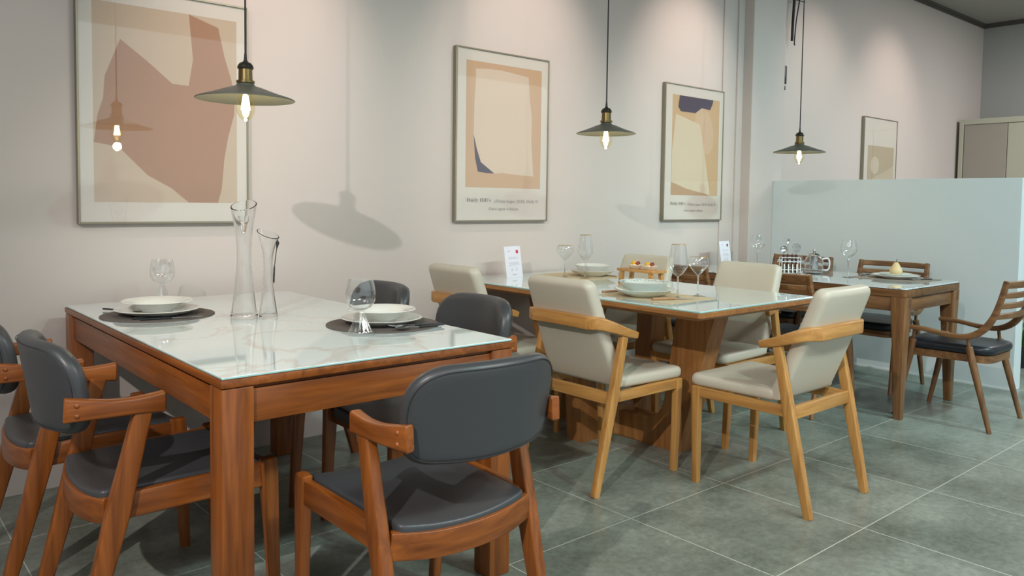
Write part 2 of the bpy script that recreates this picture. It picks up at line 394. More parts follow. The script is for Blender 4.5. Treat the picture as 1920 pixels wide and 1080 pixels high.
def table_oak():
    t = thing('dining_table', 'oak dining table with pale glass top on crossed slanting pedestal legs, in the middle', 'table', (3.09, 2.73, 0))
    hx, hy = 0.455, 0.84
    def ring(ix, z): return [(-hx+ix+0.012, -hy+ix, z), (hx-ix-0.012, -hy+ix, z), (hx-ix, -hy+ix+0.012, z), (hx-ix, hy-ix-0.012, z), (hx-ix-0.012, hy-ix, z), (-hx+ix+0.012, hy-ix, z), (-hx+ix, hy-ix-0.012, z), (-hx+ix, -hy+ix+0.012, z)]
    top = MB(); top.loft([ring(0.055, 0.700), ring(0.01, 0.715), ring(0.0, 0.722), ring(0.0, 0.739), ring(0.003, 0.7415)]); build('tabletop', top, TOAK['y'], t)
    g = MB(); g.box(-hx+0.004, hx-0.004, -hy+0.004, hy-0.004, 0.7420, 0.750, 0.0015, 1); go = build('glass_top', g, [WGLASS, GEDGE], t)
    for p in go.data.polygons:
        if p.normal.z < 0.5: p.material_index = 1
    tag(go, 'pale blue white glass sheet')
    # frame along the length: two slanting legs joined by a low curved stretcher
    def frame(foot, top_o, top_i, inn, zb, th, ax, name):
        half = []
        half += [(0.0, 0.0), (foot, 0.0), (foot+0.004, 0.02), (top_o, 0.699), (top_i, 0.699)]
        cz = zb+0.16
        for k in range(9):
            a = math.radians(0-90*k/8)
            half.append((inn-0.12+0.12*math.cos(a), cz+0.14*math.sin(a)))
        poly = half + [(-a, b) for a, b in reversed(half[1:])]
        out = []
        for q in poly:
            if not out or (abs(out[-1][0]-q[0])+abs(out[-1][1]-q[1]) > 1e-4): out.append(q)
        m = MB(); m.prism(out, -th/2, th/2, ax)
        return build(name, m, TOAK['z'], t, smooth=30)
    frame(0.445, 0.64, 0.425, 0.36, 0.11, 0.11, 'x', 'pedestal_frame')
    frame(0.30, 0.335, 0.225, 0.20, 0.11, 0.10, 'y', 'pedestal_frame')
    h = MB(); h.prism([(-0.13, -0.0), (-0.0, -0.13), (0.13, 0.0), (0.0, 0.13)], 0.001, 0.16, 'z'); build('pedestal_hub', h, TOAK['z'], t)
table_oak()
def table_walnut():
    t = thing('dining_table', 'walnut dining table with marbled glass top and tapered legs, farthest back by the partition', 'table', (4.84, 2.655, 0))
    hx, hy = 0.383, 0.80
    top = MB(); o = rrect([(-hx, -hy), (hx, -hy), (hx, hy), (-hx, hy)], 0.035, 5)
    top.loft([[(x*0.99, y*0.995, 0.682) for x, y in o], [(x, y, 0.690) for x, y in o], [(x, y, 0.722) for x, y in o]]); build('tabletop', top, WAL['y'], t)
    g = MB(); o2 = rrect([(-hx+.006, -hy+.006), (hx-.006, -hy+.006), (hx-.006, hy-.006), (-hx+.006, hy-.006)], 0.03, 5)
    g.loft([[(x, y, 0.7255) for x, y in o2], [(x, y, 0.733) for x, y in o2]]); go = build('glass_top', g, [MARBLE3, GAP], t)
    b = MB(); b.box(-hx+0.01, hx-0.01, -hy+0.01, hy-0.01, 0.7222, 0.7253); build('dark_spacer', b, GAP, t)
    tag(go, 'white marbled glass sheet')
    for s in (-1, 1): build('apron', MB().box(-hx+0.06, hx-0.06, s*(hy-0.03)-0.01, s*(hy-0.03)+0.01, 0.60, 0.682, 0.002), WAL['x'], t)
    for s in (1, -1): apo = build('apron', MB().box(s*(hx-0.03)-0.01, s*(hx-0.03)+0.01, -hy+0.06, hy-0.06, 0.60, 0.682, 0.002), WAL['y'], t)
    st = MB(); st.box(-hx+0.0185, -hx+0.0195, -0.575, -0.550, 0.640, 0.656); tag(build('price_sticker', st, plain('white_sticker', srgb(230, 226, 230), 0.6), apo), 'small white sticker')
    for sx in (-1, 1):
        for sy in (-1, 1):
            l = MB(); x, y = sx*(hx-0.047), sy*(hy-0.047)
            cx, cy = sx*0.0, sy*0.0
            l.sweep([(x-sx*0.0+sx*0.012, y+sy*0.012, 0), (x+sx*0.006, y+sy*0.006, 0.35), (x, y, 0.60), (x, y, 0.6815)], [(0.042, 0.042), (0.062, 0.062), (0.084, 0.084), (0.088, 0.088)], side=(1, 0, 0), r=0.12, capr=False)
            lo = build('leg', l, WAL['z'], t)
            for ox in (-0.005, 0.011):
                build('groove_shade_strip', MB().box(x+ox-0.0012, x+ox+0.0012, y+sy*0.0438, y+sy*0.0442, 0.62, 0.675), GAP, lo)  # dark strips laid on the leg for the shade inside its grooves
table_walnut()

# ------------------------------------------------------------------ chair A : dark grey pad, reddish wood, short arms
def chair_grey(label, loc, rz):
    t = thing('dining_armchair', label, 'chair', loc, rz, 'grey leather chairs around the reddish table')
    # seat pad, dished, its rear edge bowed down between the legs
    base = densify(rrect([(-0.190, 0.065), (0.190, 0.065), (0.204, 0.505), (-0.204, 0.505)], [0.02, 0.02, 0.035, 0.035], 6), 0.03)
    def bow(u, v, w):
        q = 1-min(1, (u/0.20)**2); rear = max(0, (0.20-v)/0.135)
        return (u, v-0.024*q*rear, 0.388+w-0.014*q*(1-rear)*0.8-0.018*q*rear)
    build('seat', MB().pad(base, 0.048, 0.010, bow, crown=0.004), LGREY, t, smooth=60)
    for s in (-1, 1):
        fr = MB(); fr.sweep([(s*0.2115, 0.105, 0.392), (s*0.216, 0.28, 0.396), (s*0.221, 0.472, 0.398)], [(0.024, 0.066)]*3, side=(1, 0, 0), r=0.12)
        build('side_rail', fr, RED['y'], t)
    fr = MB(); fr.sweep([(-0.21, 0.488, 0.385), (0.21, 0.488, 0.385)], (0.020, 0.045), up=(0, 0, 1), r=0.15); build('front_rail', fr, RED['x'], t)
    fr = MB(); fr.sweep(smoothpath([(-0.205, 0.078, 0.384), (-0.11, 0.052, 0.374), (0, 0.043, 0.371), (0.11, 0.052, 0.374), (0.205, 0.078, 0.384)]), (0.024, 0.066), up=(0, 0, 1), r=0.15); build('rear_rail', fr, RED['x'], t)
    for s in (-1, 1):
        l = MB(); l.sweep([(s*0.218, 0.515, 0), (s*0.222, 0.502, 0.25), (s*0.223, 0.494, 0.405), (s*0.223, 0.492, 0.440)], [(0.028, 0.030), (0.032, 0.040), (0.034, 0.050), (0.032, 0.046)], side=(1, 0, 0), r=0.2)
        build('leg', l, RED['z'], t)
        l = MB(); l.sweep([(s*0.222, -0.005, 0), (s*0.223, 0.060, 0.24), (s*0.223, 0.096, 0.38), (s*0.223, 0.158, 0.632)], [(0.030, 0.036), (0.034, 0.050), (0.034, 0.058), (0.030, 0.044)], side=(1, 0, 0), r=0.2)
        build('leg', l, RED['z'], t)
        a = MB(); P = smoothpath([(s*0.224, 0.208, 0.650), (s*0.229, 0.14, 0.650), (s*0.230, 0.08, 0.652), (s*0.226, 0.03, 0.656), (s*0.217, -0.018, 0.659)], 5)
        N = len(P); sz = []
        for i in range(N):
            f = i/(N-1); h = 0.045+0.017*f**1.3 - 0.007*math.sin(PI*f) + 0.010*max(0, 1-f/0.25); sz.append((0.032-0.008*f, h))
        a.sweep(P, sz, up=(0, 0, 1), r=0.24); ao = build('armrest', a, RED['y'], t)
        dirv = Vector((s*0.97, -0.22, 0)).normalized(); c0 = Vector((s*0.2215, 0.008, 0.657))
        for dz in (-0.013, 0.013):
            rv = MB(); c = c0+Vector((0, 0, dz)); q = dirv.to_track_quat('Z', 'Y')
            rings = []
            for rr, hh in ((0.0065, -0.003), (0.0065, 0.002), (0.0045, 0.0045), (0.0015, 0.0055)):
                rings.append([c+q@Vector((rr*math.cos(k*PI/6), rr*math.sin(k*PI/6), 0.0115+hh)) for k in range(12)])
            rv.loft(rings); build('rivet', rv, RED['x'], ao)
    # curved backrest pad
    ol = rrect([(-0.222, 0.0), (0.222, 0.0), (0.232, 0.222), (-0.232, 0.222)], [0.070, 0.070, 0.120, 0.120], 9)
    ol = densify(ol, 0.025)
    ol = [(u, v-0.012*(1-(u/0.22)**2) if v < 0.12 else v+0.006*(1-(u/0.23)**2)) for u, v in ol]
    def curve(u, v, w):
        z = 0.588+v
        yr = -0.060+1.30*u*u - (v-0.10)*0.16   # rear face
        nx, ny = -2*1.30*u, 1.0; l = math.hypot(nx, ny)
        return (u+nx/l*w, yr+ny/l*w, z)
    bp = MB().pad(ol, 0.050, 0.022, curve, crown=0.002); bo = build('backrest', bp, LGREY, t, smooth=60)
    sm = MB(); cu = sum(p[0] for p in ol)/len(ol); cv = sum(p[1] for p in ol)/len(ol)
    ring = [Vector(curve(cu+(u-cu)*0.945, cv+(v-cv)*0.905, -0.0004)) for u, v in ol]
    sm.tube(ring+[ring[0]], 0.0011, 6, False); build('stitched_seam', sm, STITCH, bo)
    return t
a0 = chair_grey('grey leather armchair at the near end of the reddish table, back to the camera', (1.172, 1.45, 0), math.radians(-1))
dup(a0, (0.448, 2.36, 0), -PI/2, 'grey leather armchair on the left side of the reddish table, the nearer of two')
dup(a0, (0.385, 2.93, 0), -PI/2, 'grey leather armchair left of the table, cut off by the picture edge')
dup(a0, (1.89, 2.40, 0), PI/2, 'grey leather armchair across the reddish table, its rounded back behind the table corner')
dup(a0, (1.85, 3.02, 0), PI/2, 'grey leather armchair across the reddish table, seen behind the wine glass near the wall')

# ------------------------------------------------------------------ chair B : beige pad back, oak frame, wrap-around arms
def chair_beige(label, loc, rz):
    t = thing('upholstered_armchair', label, 'chair', loc, rz, 'beige leather chairs around the oak table')
    ol = densify(rrect([(-0.212, 0.165), (0.212, 0.165), (0.232, 0.560), (-0.232, 0.560)], [0.03, 0.03, 0.045, 0.045], 6), 0.03)
    build('seat', MB().pad(ol, 0.050, 0.020, lambda u, v, w: (u, v, 0.412+w), crown=0.008), LBEIGE, t, smooth=60)
    for s in (-1, 1):
        fr = MB(); fr.sweep([(s*0.220, 0.08, 0.388), (s*0.220, 0.30, 0.390), (s*0.222, 0.52, 0.391)], (0.024, 0.042), side=(1, 0, 0), r=0.12)
        build('side_rail', fr, OAK['y'], t)
    fr = MB(); fr.sweep([(-0.21, 0.52, 0.391), (0.21, 0.52, 0.391)], (0.022, 0.042), r=0.12); build('front_rail', fr, OAK['x'], t)
    fr = MB(); fr.sweep([(-0.21, 0.085, 0.386), (0.21, 0.085, 0.386)], (0.022, 0.050), r=0.12); build('rear_rail', fr, OAK['x'], t)
    for s in (-1, 1):
        l = MB(); l.sweep([(s*0.215, 0.518, 0), (s*0.222, 0.517, 0.22), (s*0.224, 0.517, 0.411)], [(0.027, 0.027), (0.031, 0.032), (0.034, 0.036)], side=(1, 0, 0), r=0.15); build('leg', l, OAK['z'], t)
        l = MB(); l.sweep([(s*0.225, 0.0, 0), (s*0.228, 0.045, 0.20), (s*0.231, 0.088, 0.39), (s*0.234, 0.142, 0.634)], [(0.028, 0.030), (0.031, 0.038), (0.032, 0.042), (0.028, 0.034)], side=(1, 0, 0), r=0.15); build('leg', l, OAK['z'], t)
        P = smoothpath([(s*0.158, 0.014, 0.694), (s*0.200, 0.038, 0.694), (s*0.224, 0.085, 0.678), (s*0.236, 0.145, 0.656), (s*0.239, 0.215, 0.636)], 5); N = len(P)
        sz = [(0.026-0.0*i/N + 0.010*math.sin(PI*i/(N-1)), 0.054-0.026*(i/(N-1))**1.6) for i in range(N)]
        build('armrest', MB().sweep(P, sz, up=(0, 0, 1), r=0.2), OAK['y'], t)
    P = smoothpath([(-0.160, 0.014, 0.694), (-0.08, 0.004, 0.698), (0, 0.001, 0.699), (0.08, 0.004, 0.698), (0.160, 0.014, 0.694)], 4)
    build('back_rail', MB().sweep(P, (0.026, 0.054), up=(0, 0, 1), r=0.2), OAK['x'], t)
    bl = densify(rrect([(-0.208, 0.0), (0.208, 0.0), (0.186, 0.440), (-0.186, 0.440)], [0.012, 0.012, 0.04, 0.04], 6), 0.03)
    def bm_(u, v, w):
        f = v/0.44; y = 0.150 - 0.190*f - 0.020*f*(1-f) + 0.35*u*u*f
        return (u, y+w, 0.410+v*1.015+w*0.30)
    bo = build('backrest', MB().pad(bl, 0.058, 0.023, bm_, seg=5, crown=0.004), LBEIGE, t, smooth=60)
    return t
b0 = chair_beige('beige armchair at the near end of the oak table, nearest the camera aisle', (3.00, 1.48, 0), 0)
dup(b0, (2.31, 2.365, 0), -PI/2, 'beige armchair left of the oak table, its whole back and oak rail in view')
dup(b0, (2.31, 3.11, 0), -PI/2, 'beige armchair left of the oak table, the farther one near the picture wall')
dup(b0, (3.79, 2.40, 0), PI/2, 'beige armchair across the oak table, its tall back beside a walnut chair back')
dup(b0, (3.79, 3.10, 0), PI/2, 'beige armchair across the oak table, seen behind the two fruit tartlets')

# ------------------------------------------------------------------ chair C : walnut slat back, black seat
def chair_walnut(label, loc, rz):
    t = thing('slatted_armchair', label, 'chair', loc, rz, 'walnut slat back chairs around the walnut table')
    ol = densify(rrect([(-0.19, 0.02), (0.19, 0.02), (0.225, 0.475), (-0.225, 0.475)], [0.09, 0.09, 0.06, 0.06], 8), 0.03)
    build('seat', MB().pad(ol, 0.050, 0.022, lambda u, v, w: (u, v, 0.392+w), crown=0.010), LBLACK, t, smooth=60)
    fo = [(u*0.96, 0.25+(v-0.25)*0.96) for u, v in ol]
    build('seat_frame', MB().loft([[(u, v, 0.352) for u, v in fo], [(u, v, 0.392) for u, v in fo]]), WAL['x'], t)
    for s in (-1, 1):
        l = MB(); l.tube([(s*0.240, 0.0, 0), (s*0.236, 0.045, 0.17), (s*0.232, 0.095, 0.35), (s*0.229, 0.118, 0.435), (s*0.229, 0.119, 0.440)], [0.012, 0.016, 0.0195, 0.019, 0.014], 14)
        l.tube([(s*0.229, 0.119, 0.438), (s*0.229, 0.124, 0.480)], 0.009, 10); build('leg', l, WAL['z'], t)
        l = MB(); l.tube([(s*0.240, 0.49, 0), (s*0.236, 0.455, 0.17), (s*0.232, 0.42, 0.35), (s*0.230, 0.405, 0.440), (s*0.230, 0.404, 0.445)], [0.012, 0.016, 0.0195, 0.019, 0.014], 14)
        l.tube([(s*0.230, 0.404, 0.443), (s*0.230, 0.400, 0.500)], 0.009, 10); build('leg', l, WAL['z'], t)
        P = smoothpath([(s*0.238, 0.445, 0.512), (s*0.240, 0.34, 0.508), (s*0.240, 0.22, 0.492), (s*0.240, 0.13, 0.494), (s*0.238, 0.06, 0.530), (s*0.234, 0.01, 0.600), (s*0.228, -0.02, 0.690), (s*0.222, -0.045, 0.800)], 5); N = len(P)
        sz = [(0.034-0.006*i/N, 0.022+0.010*math.exp(-((i/N-0.55)/0.2)**2)+0.006*i/N) for i in range(N)]
        build('armrest', MB().sweep(P, sz, side=(1, 0, 0), r=0.25), WAL['y'], t)
    for k, (z, y, h) in enumerate(((0.783, -0.040, 0.036), (0.726, -0.026, 0.030), (0.669, -0.010, 0.030), (0.612, 0.008, 0.030))):
        P = smoothpath([(-0.222, y, z), (-0.12, y-0.028, z), (0, y-0.038, z), (0.12, y-0.028, z), (0.222, y, z)], 4)
        build('back_slat', MB().sweep(P, (0.018, h), up=(0, -0.2, 1), r=0.2), WAL['x'], t)
    return t
c0 = chair_walnut('walnut slat back armchair with black seat, rightmost, at the near table end', (4.825, 1.462, 0), 0)
dup(c0, (4.09, 2.425, 0), -PI/2, 'walnut slat back armchair between two tables, its back beside the beige chair')
dup(c0, (4.09, 3.10, 0), -PI/2, 'walnut slat back armchair whose back shows behind the two gold rimmed wine glasses')
dup(c0, (5.515, 2.41, 0), PI/2, 'walnut slat back armchair against the partition, its top rail behind the pear')
dup(c0, (5.515, 3.08, 0), PI/2, 'walnut slat back armchair against the partition, behind the utensil rack and teapot')

# ------------------------------------------------------------------ framed pictures
def text_into(parent, body, x, z, width, height, mat, name='lettering'):
    cu = bpy.data.curves.new('txt', 'FONT'); cu.body = body; cu.size = 1; cu.resolution_u = 3
    ob = bpy.data.objects.new('txt', cu); COL.objects.link(ob)
    bpy.context.view_layer.update()
    me = bpy.data.meshes.new_from_object(ob.evaluated_get(bpy.context.evaluated_depsgraph_get()))
    bpy.data.objects.remove(ob)
    xs = [v.co.x for v in me.vertices]; ys = [v.co.y for v in me.vertices]
    sx = width/(max(xs)-min(xs)); sy = height/(max(ys)-min(ys))
    for v in me.vertices: v.co = Vector((x+(v.co.x-min(xs))*sx, -0.0273, z+(v.co.y-min(ys))*sy))
    me.materials.append(mat); o = bpy.data.objects.new(name, me); COL.objects.link(o); o.parent = parent
    return o
PW, PH = 0.705, 0.975
def serif(s, bold=False):
    out = ''
    for ch in s:
        if 'A' <= ch <= 'Z': out += chr((0x1D400)+ord(ch)-65)
        elif 'a' <= ch <= 'z': out += chr((0x1D41A)+ord(ch)-97)
        elif '0' <= ch <= '9': out += chr(0x1D7CE+ord(ch)-48)
        else: out += ch
    return out
INK = plain('grey_ink', srgb(128, 116, 112), 0.7); INK2 = plain('light_grey_ink', srgb(160, 150, 146), 0.7)
def picture(label, x, z, rect, shapes, writing):
    t = thing('framed_picture', label, 'picture', (x, WY, z), 0, 'framed abstract prints on the wall')
    f = MB()
    fw, d0, d1 = 0.008, -0.032, -0.001
    f.box(0, fw, d0, d1, 0, PH, 0.001, 1); f.box(PW-fw, PW, d0, d1, 0, PH, 0.001, 1); f.box(fw, PW-fw, d0, d1, 0, fw, 0.001, 1); f.box(fw, PW-fw, d0, d1, PH-fw, PH, 0.001, 1)
    build('frame', f, CHAMP, t)
    pr = build('print', MB().box(fw, PW-fw, -0.026, -0.004, fw, PH-fw), PAPER, t)
    a = MB(); mats = []; y = -0.0262
    for poly, col in [([(rect[0], rect[1]), (rect[2], rect[1]), (rect[2], rect[3]), (rect[0], rect[3])], rect[4])]+shapes:
        m = plain('print_ink', tuple(c*k for c, k in zip(col, (0.80, 0.78, 0.76, 1))), 0.7); a.mi = len(mats); mats.append(m)
        vs = [a.bm.verts.new((px, y, pz)) for px, pz in poly]
        for tr in tessellate_polygon([[Vector((px, pz, 0)) for px, pz in poly]]): a._f([vs[i] for i in tr])
        y -= 0.0002
    ao = build('artwork', a, mats, pr, smooth=None)
    for body, wx, wz, ww, wh, m in writing: text_into(pr, body, wx, wz, ww, wh, m)
    build('glass_pane', MB().box(fw, PW-fw, -0.0300, -0.0290, fw, PH-fw), PANE, t, smooth=None)
    return t
picture('large framed print of a jagged brown shape on beige, nearest the camera', 0.775, 1.065, (0.06, 0.09, 0.652, 0.904, srgb(208, 188, 166)),
    [([(0.165, 0.76), (0.273, 0.68), (0.372, 0.598), (0.44, 0.597), (0.459, 0.713), (0.443, 0.904), (0.57, 0.864), (0.597, 0.741), (0.628, 0.641), (0.643, 0.554), (0.64, 0.488), (0.612, 0.386), (0.594, 0.286), (0.582, 0.153), (0.564, 0.09), (0.436, 0.091), (0.365, 0.151), (0.268, 0.204), (0.16, 0.312), (0.113, 0.325), (0.061, 0.332), (0.076, 0.443), (0.098, 0.514), (0.105, 0.604)], srgb(178, 136, 108))], [])
TXT = [(serif('Haily Hill\u2019s'), 0.082, 0.108, 0.175, 0.026, INK), (serif('\u00abWhite Sage\u00bb 2018, Haily H.'), 0.282, 0.104, 0.352, 0.024, INK2), (serif('Once upon a house'), 0.244, 0.060, 0.226, 0.023, INK2)]
picture('framed print of a cream sheet with navy corner on tan, between two lamps', 2.66, 1.062, (0.072, 0.195, 0.645, 0.905, srgb(212, 178, 146)),
    [([(0.139, 0.863), (0.22, 0.87), (0.317, 0.873), (0.407, 0.867), (0.54, 0.856), (0.55, 0.743), (0.569, 0.615), (0.568, 0.474), (0.588, 0.27), (0.449, 0.275), (0.342, 0.283), (0.275, 0.277), (0.182, 0.339), (0.128, 0.493), (0.131, 0.681), (0.14, 0.792)], srgb(226, 208, 190)),
     ([(0.128, 0.493), (0.149, 0.416), (0.182, 0.339), (0.282, 0.278), (0.223, 0.278), (0.161, 0.285), (0.14, 0.36)], srgb(84, 76, 96))], TXT)
ell = [(0.465+0.115*math.cos(k*PI/16)-0.03*math.sin(k*PI/16), 0.66+0.17*math.sin(k*PI/16)) for k in range(32)]
picture('framed print of a cream slab, tan oval and navy patch, nearest the wall column', 4.49, 1.058, (0.085, 0.183, 0.65, 0.898, srgb(214, 182, 142)),
    [(ell, srgb(220, 192, 162)), ([(0.164, 0.897), (0.57, 0.897), (0.559, 0.864), (0.532, 0.821), (0.426, 0.826), (0.351, 0.784), (0.18, 0.784), (0.149, 0.814)], srgb(80, 70, 92)),
     ([(0.124, 0.763), (0.407, 0.706), (0.469, 0.521), (0.553, 0.189), (0.265, 0.232), (0.088, 0.277), (0.089, 0.502)], srgb(226, 212, 188)),
     ([(0.086, 0.276), (0.265, 0.231), (0.55, 0.188), (0.086, 0.185)], srgb(196, 160, 128))], TXT)
circ = [(0.245+0.09*math.cos(k*PI/14), 0.517+0.085*math.sin(k*PI/14)) for k in range(28)]
picture('framed print of a pale moon over a beige hill, behind the partition', 7.48, 1.06, (0.089, 0.15, 0.65, 0.705, srgb(196, 178, 154)),
    [(circ, srgb(216, 204, 184)), ([(0.089, 0.15), (0.65, 0.15), (0.65, 0.525), (0.42, 0.45), (0.209, 0.395), (0.089, 0.30)], srgb(210, 196, 174))], [])

# ------------------------------------------------------------------ pendant lamps
def pendant(label, loc, rad):
    t = thing('pendant_lamp', label, 'lamp', loc, 0, 'black enamel pendant lamps over the tables')
    k = rad/0.168
    sh = MB(); pr = [(0.020*k, 0.052), (0.028*k, 0.050), (0.034*k, 0.042), (0.060*k, 0.034), (0.115*k, 0.014), (0.158*k, 0.001), (0.168*k, -0.004)]
    sh.lathe(pr+[(0.1685*k, -0.006), (0.167*k, -0.007)]+[(r-0.002, z-0.003) for r, z in reversed(pr[:-1])], n=56); build('shade', sh, LAMPBLK, t)
    s = MB(); s.lathe([(0.001, 0.052), (0.031, 0.052), (0.031, 0.060), (0.024, 0.062), (0.023, 0.100), (0.001, 0.100)], n=32); build('socket', s, BRASS, t)
    s = MB(); s.lathe([(0.001, 0.1002), (0.026, 0.1002), (0.028, 0.106), (0.026, 0.112), (0.020, 0.121), (0.010, 0.125), (0.008, 0.129), (0.001, 0.129)], n=32); build('socket_cap', s, LAMPCAP, t)
    c = MB(); c.tube([(0, 0, 0.126), (0, 0, 0.155)], [0.0065, 0.004], 12); c.tube([(0, 0, 0.15), (0, 0, 3.345-loc[2])], 0.0035, 8); build('cord', c, CORD, t)
    b = MB(); b.lathe([(0.013, 0.046), (0.013, 0.030), (0.020, 0.012), (0.029, -0.012), (0.032, -0.032), (0.029, -0.052), (0.019, -0.070), (0.007, -0.080), (0.0001, -0.083)], n=32); bo = build('bulb', b, BULBGLASS, t)
    f = MB()
    for i in range(6):
        a0, a1 = i*PI/3, (i+0.5)*PI/3
        f.tube([(0.006*math.cos(a0), 0.006*math.sin(a0), 0.008), (0.0135*math.cos(a0), 0.0135*math.sin(a0), -0.042), (0.0135*math.cos(a1), 0.0135*math.sin(a1), -0.042), (0.006*math.cos(a1), 0.006*math.sin(a1), 0.008)], 0.0028, 6)
    f.tube([(0, 0, 0.03), (0, 0, -0.035)], 0.003, 8)
    build('filament', f, FILA, bo)
    l = bpy.data.lights.new('bulb_light', 'POINT'); l.energy = P_BULB; l.color = (1.0, 0.82, 0.52); l.shadow_soft_size = 0.02
    lo = bpy.data.objects.new('bulb_light', l); COL.objects.link(lo); lo.parent = t; lo.location = (0, 0, -0.10)
pendant('black pendant lamp nearest the camera, in front of the brown print', (1.133, 2.75, 1.53), 0.168)
pendant('middle black pendant lamp, hanging between the two posters with lettering', (3.02, 2.77, 1.535), 0.150)
pendant('farthest black pendant lamp, hanging above the white partition', (4.89, 2.76, 1.535), 0.165)

# ------------------------------------------------------------------ tableware
def disc(t, name, rad, z, mat, th=0.003, n=64):
    return build(name, MB().lathe([(0.0001, z), (rad-0.001, z), (rad, z+th*0.4), (rad-0.001, z+th), (0.0001, z+th)], n=n), mat, t)
def plate(t, mat, rad, z):  # flat dinner plate
    return MB().lathe([(0.0001, z), (rad*0.62, z), (rad*0.66, z+0.004), (rad*0.97, z+0.018), (rad, z+0.021), (rad*0.98, z+0.0225), (rad*0.66, z+0.010), (rad*0.6, z+0.006), (0.0001, z+0.005)], n=64)
def single(name, mb, mat, label, cat, loc, rz=0, group=None, smooth=35):
    o = build(name, mb, mat, None, loc, smooth); o.rotation_euler = (0, 0, rz); return tag(o, label, cat, group)
def wide_bowl(rad, z, h):
    return MB().lathe([(0.0001, z), (rad*0.42, z), (rad*0.44, z+0.005), (rad*0.62, z+h*0.55), (rad*0.70, z+h*0.80), (rad*0.98, z+h*0.98), (rad, z+h), (rad*0.98, z+h+0.002), (rad*0.70, z+h*0.88), (rad*0.60, z+h*0.62), (rad*0.40, z+0.010), (0.0001, z+0.008)], n=64)
def deep_bowl(rad, z, h):
    return MB().lathe([(0.0001, z), (rad*0.5, z), (rad*0.55, z+0.006), (rad*0.84, z+h*0.6), (rad, z+h), (rad*0.975, z+h+0.001), (rad*0.81, z+h*0.66), (rad*0.5, z+0.011), (0.0001, z+0.009)], n=64)
T1 = 0.7503; T2 = 0.7503; T3 = 0.7333
for (cx, cy), w in (((0.913, 3.015), 'under the place setting nearest the wall'), ((1.452, 2.352), 'under the place setting at the right edge')):
    single('placemat', MB().lathe([(0.0001, 0), (0.192, 0), (0.193, 0.0015), (0.192, 0.003), (0.0001, 0.003)], n=72), MAT_D, 'round dark woven placemat '+w+' of the reddish table', 'placemat', (cx, cy, T1), 0, 'round dark placemats')
single('dinner_plate', plate(None, WHITEC, 0.145, 0), WHITEC, 'white plate with beige marbled patch under the wide bowl, left on reddish table', 'plate', (0.912, 3.02, T1+0.0032))
single('dinner_plate', plate(None, WHITEC, 0.140, 0), WHITEC, 'white plate under the wide bowl behind the ribbed stem wine glass', 'plate', (1.455, 2.365, T1+0.0032))
single('soup_bowl', wide_bowl(0.122, 0, 0.042), WHITEC, 'wide rimmed white bowl on a plate, left on the reddish table', 'bowl', (0.912, 3.02, T1+0.0110))
single('soup_bowl', wide_bowl(0.118, 0, 0.042), WHITEC, 'wide rimmed white bowl on a plate, right on the reddish table', 'bowl', (1.455, 2.365, T1+0.0110))
def cutlery(label_, loc, rz, kind, handle, hl=0.10, hw=0.009):
    t = thing('dinner_'+kind, label_, kind, loc, rz)
    hz = 0.006 if hw < 0.0115 else 0.011
    build('handle', MB().sweep([(0, 0, hz/2+0.001), (hl*0.5, 0, hz/2+0.0015), (hl, 0, hz/2+0.001)], [(hw, hz), (hw*0.9, hz), (hw*0.7, hz*0.8)], r=0.3), handle, t)
    m = MB()
    if kind == 'knife':
        m.loft([[(hl, -0.004, 0.004), (hl, 0.004, 0.004), (hl, 0.004, 0.006), (hl, -0.004, 0.006)], [(hl+0.05, -0.008, 0.0042), (hl+0.05, 0.005, 0.0048), (hl+0.05, 0.005, 0.0052), (hl+0.05, -0.008, 0.0048)], [(hl+0.10, -0.001, 0.0045), (hl+0.10, 0.001, 0.0047), (hl+0.10, 0.001, 0.005), (hl+0.10, -0.001, 0.005)]])
        build('blade', m, STEEL, t)
    elif kind == 'fork':
        m.sweep([(hl, 0, 0.005), (hl+0.035, 0, 0.009), (hl+0.05, 0, 0.009)], [(0.005, 0.002), (0.008, 0.002), (0.020, 0.002)], r=0.3)
        for k in (-1.5, -0.5, 0.5, 1.5): m.tube([(hl+0.048, k*0.0056, 0.009), (hl+0.065, k*0.0058, 0.007), (hl+0.095, k*0.0058, 0.011)], [0.0016, 0.0015, 0.0008], 6)
        build('fork_head', m, STEEL, t)
    else:
        m.sweep([(hl, 0, 0.005), (hl+0.04, 0, 0.008)], [(0.005, 0.002), (0.006, 0.002)], r=0.3)
        bl = MB(); n = 20
        m.loft([[(hl+0.065+0.028*s*math.cos(2*PI*k/n), 0.019*s*math.sin(2*PI*k/n), z) for k in range(n)] for s, z in ((0.3, 0.0025), (0.75, 0.004), (1.0, 0.0095), (0.95, 0.0095), (0.7, 0.0055), (0.3, 0.004))])
        build('spoon_bowl', m, STEEL, t)
    return t
cutlery('black handled fork lying in front of the left plate on the dark placemat', (0.80, 2.92, T1+0.003), math.radians(5), 'fork', BLACKP)
cutlery('black handled knife beside the left plate, nearest the camera on the placemat', (0.815, 2.885, T1+0.003), math.radians(-12), 'knife', BLACKP)
cutlery('black handled spoon poking out left behind the left plate', (0.785, 3.24, T1+0.003), math.radians(-62), 'spoon', BLACKP)
cutlery('black handled fork with tines to the left, in front of the right plate', (1.600, 2.215, T1+0.003), math.radians(172), 'fork', BLACKP)
cutlery('black handled spoon overlapping the placemat edge at the right plate', (1.592, 2.190, T1+0.004), math.radians(180), 'spoon', BLACKP)
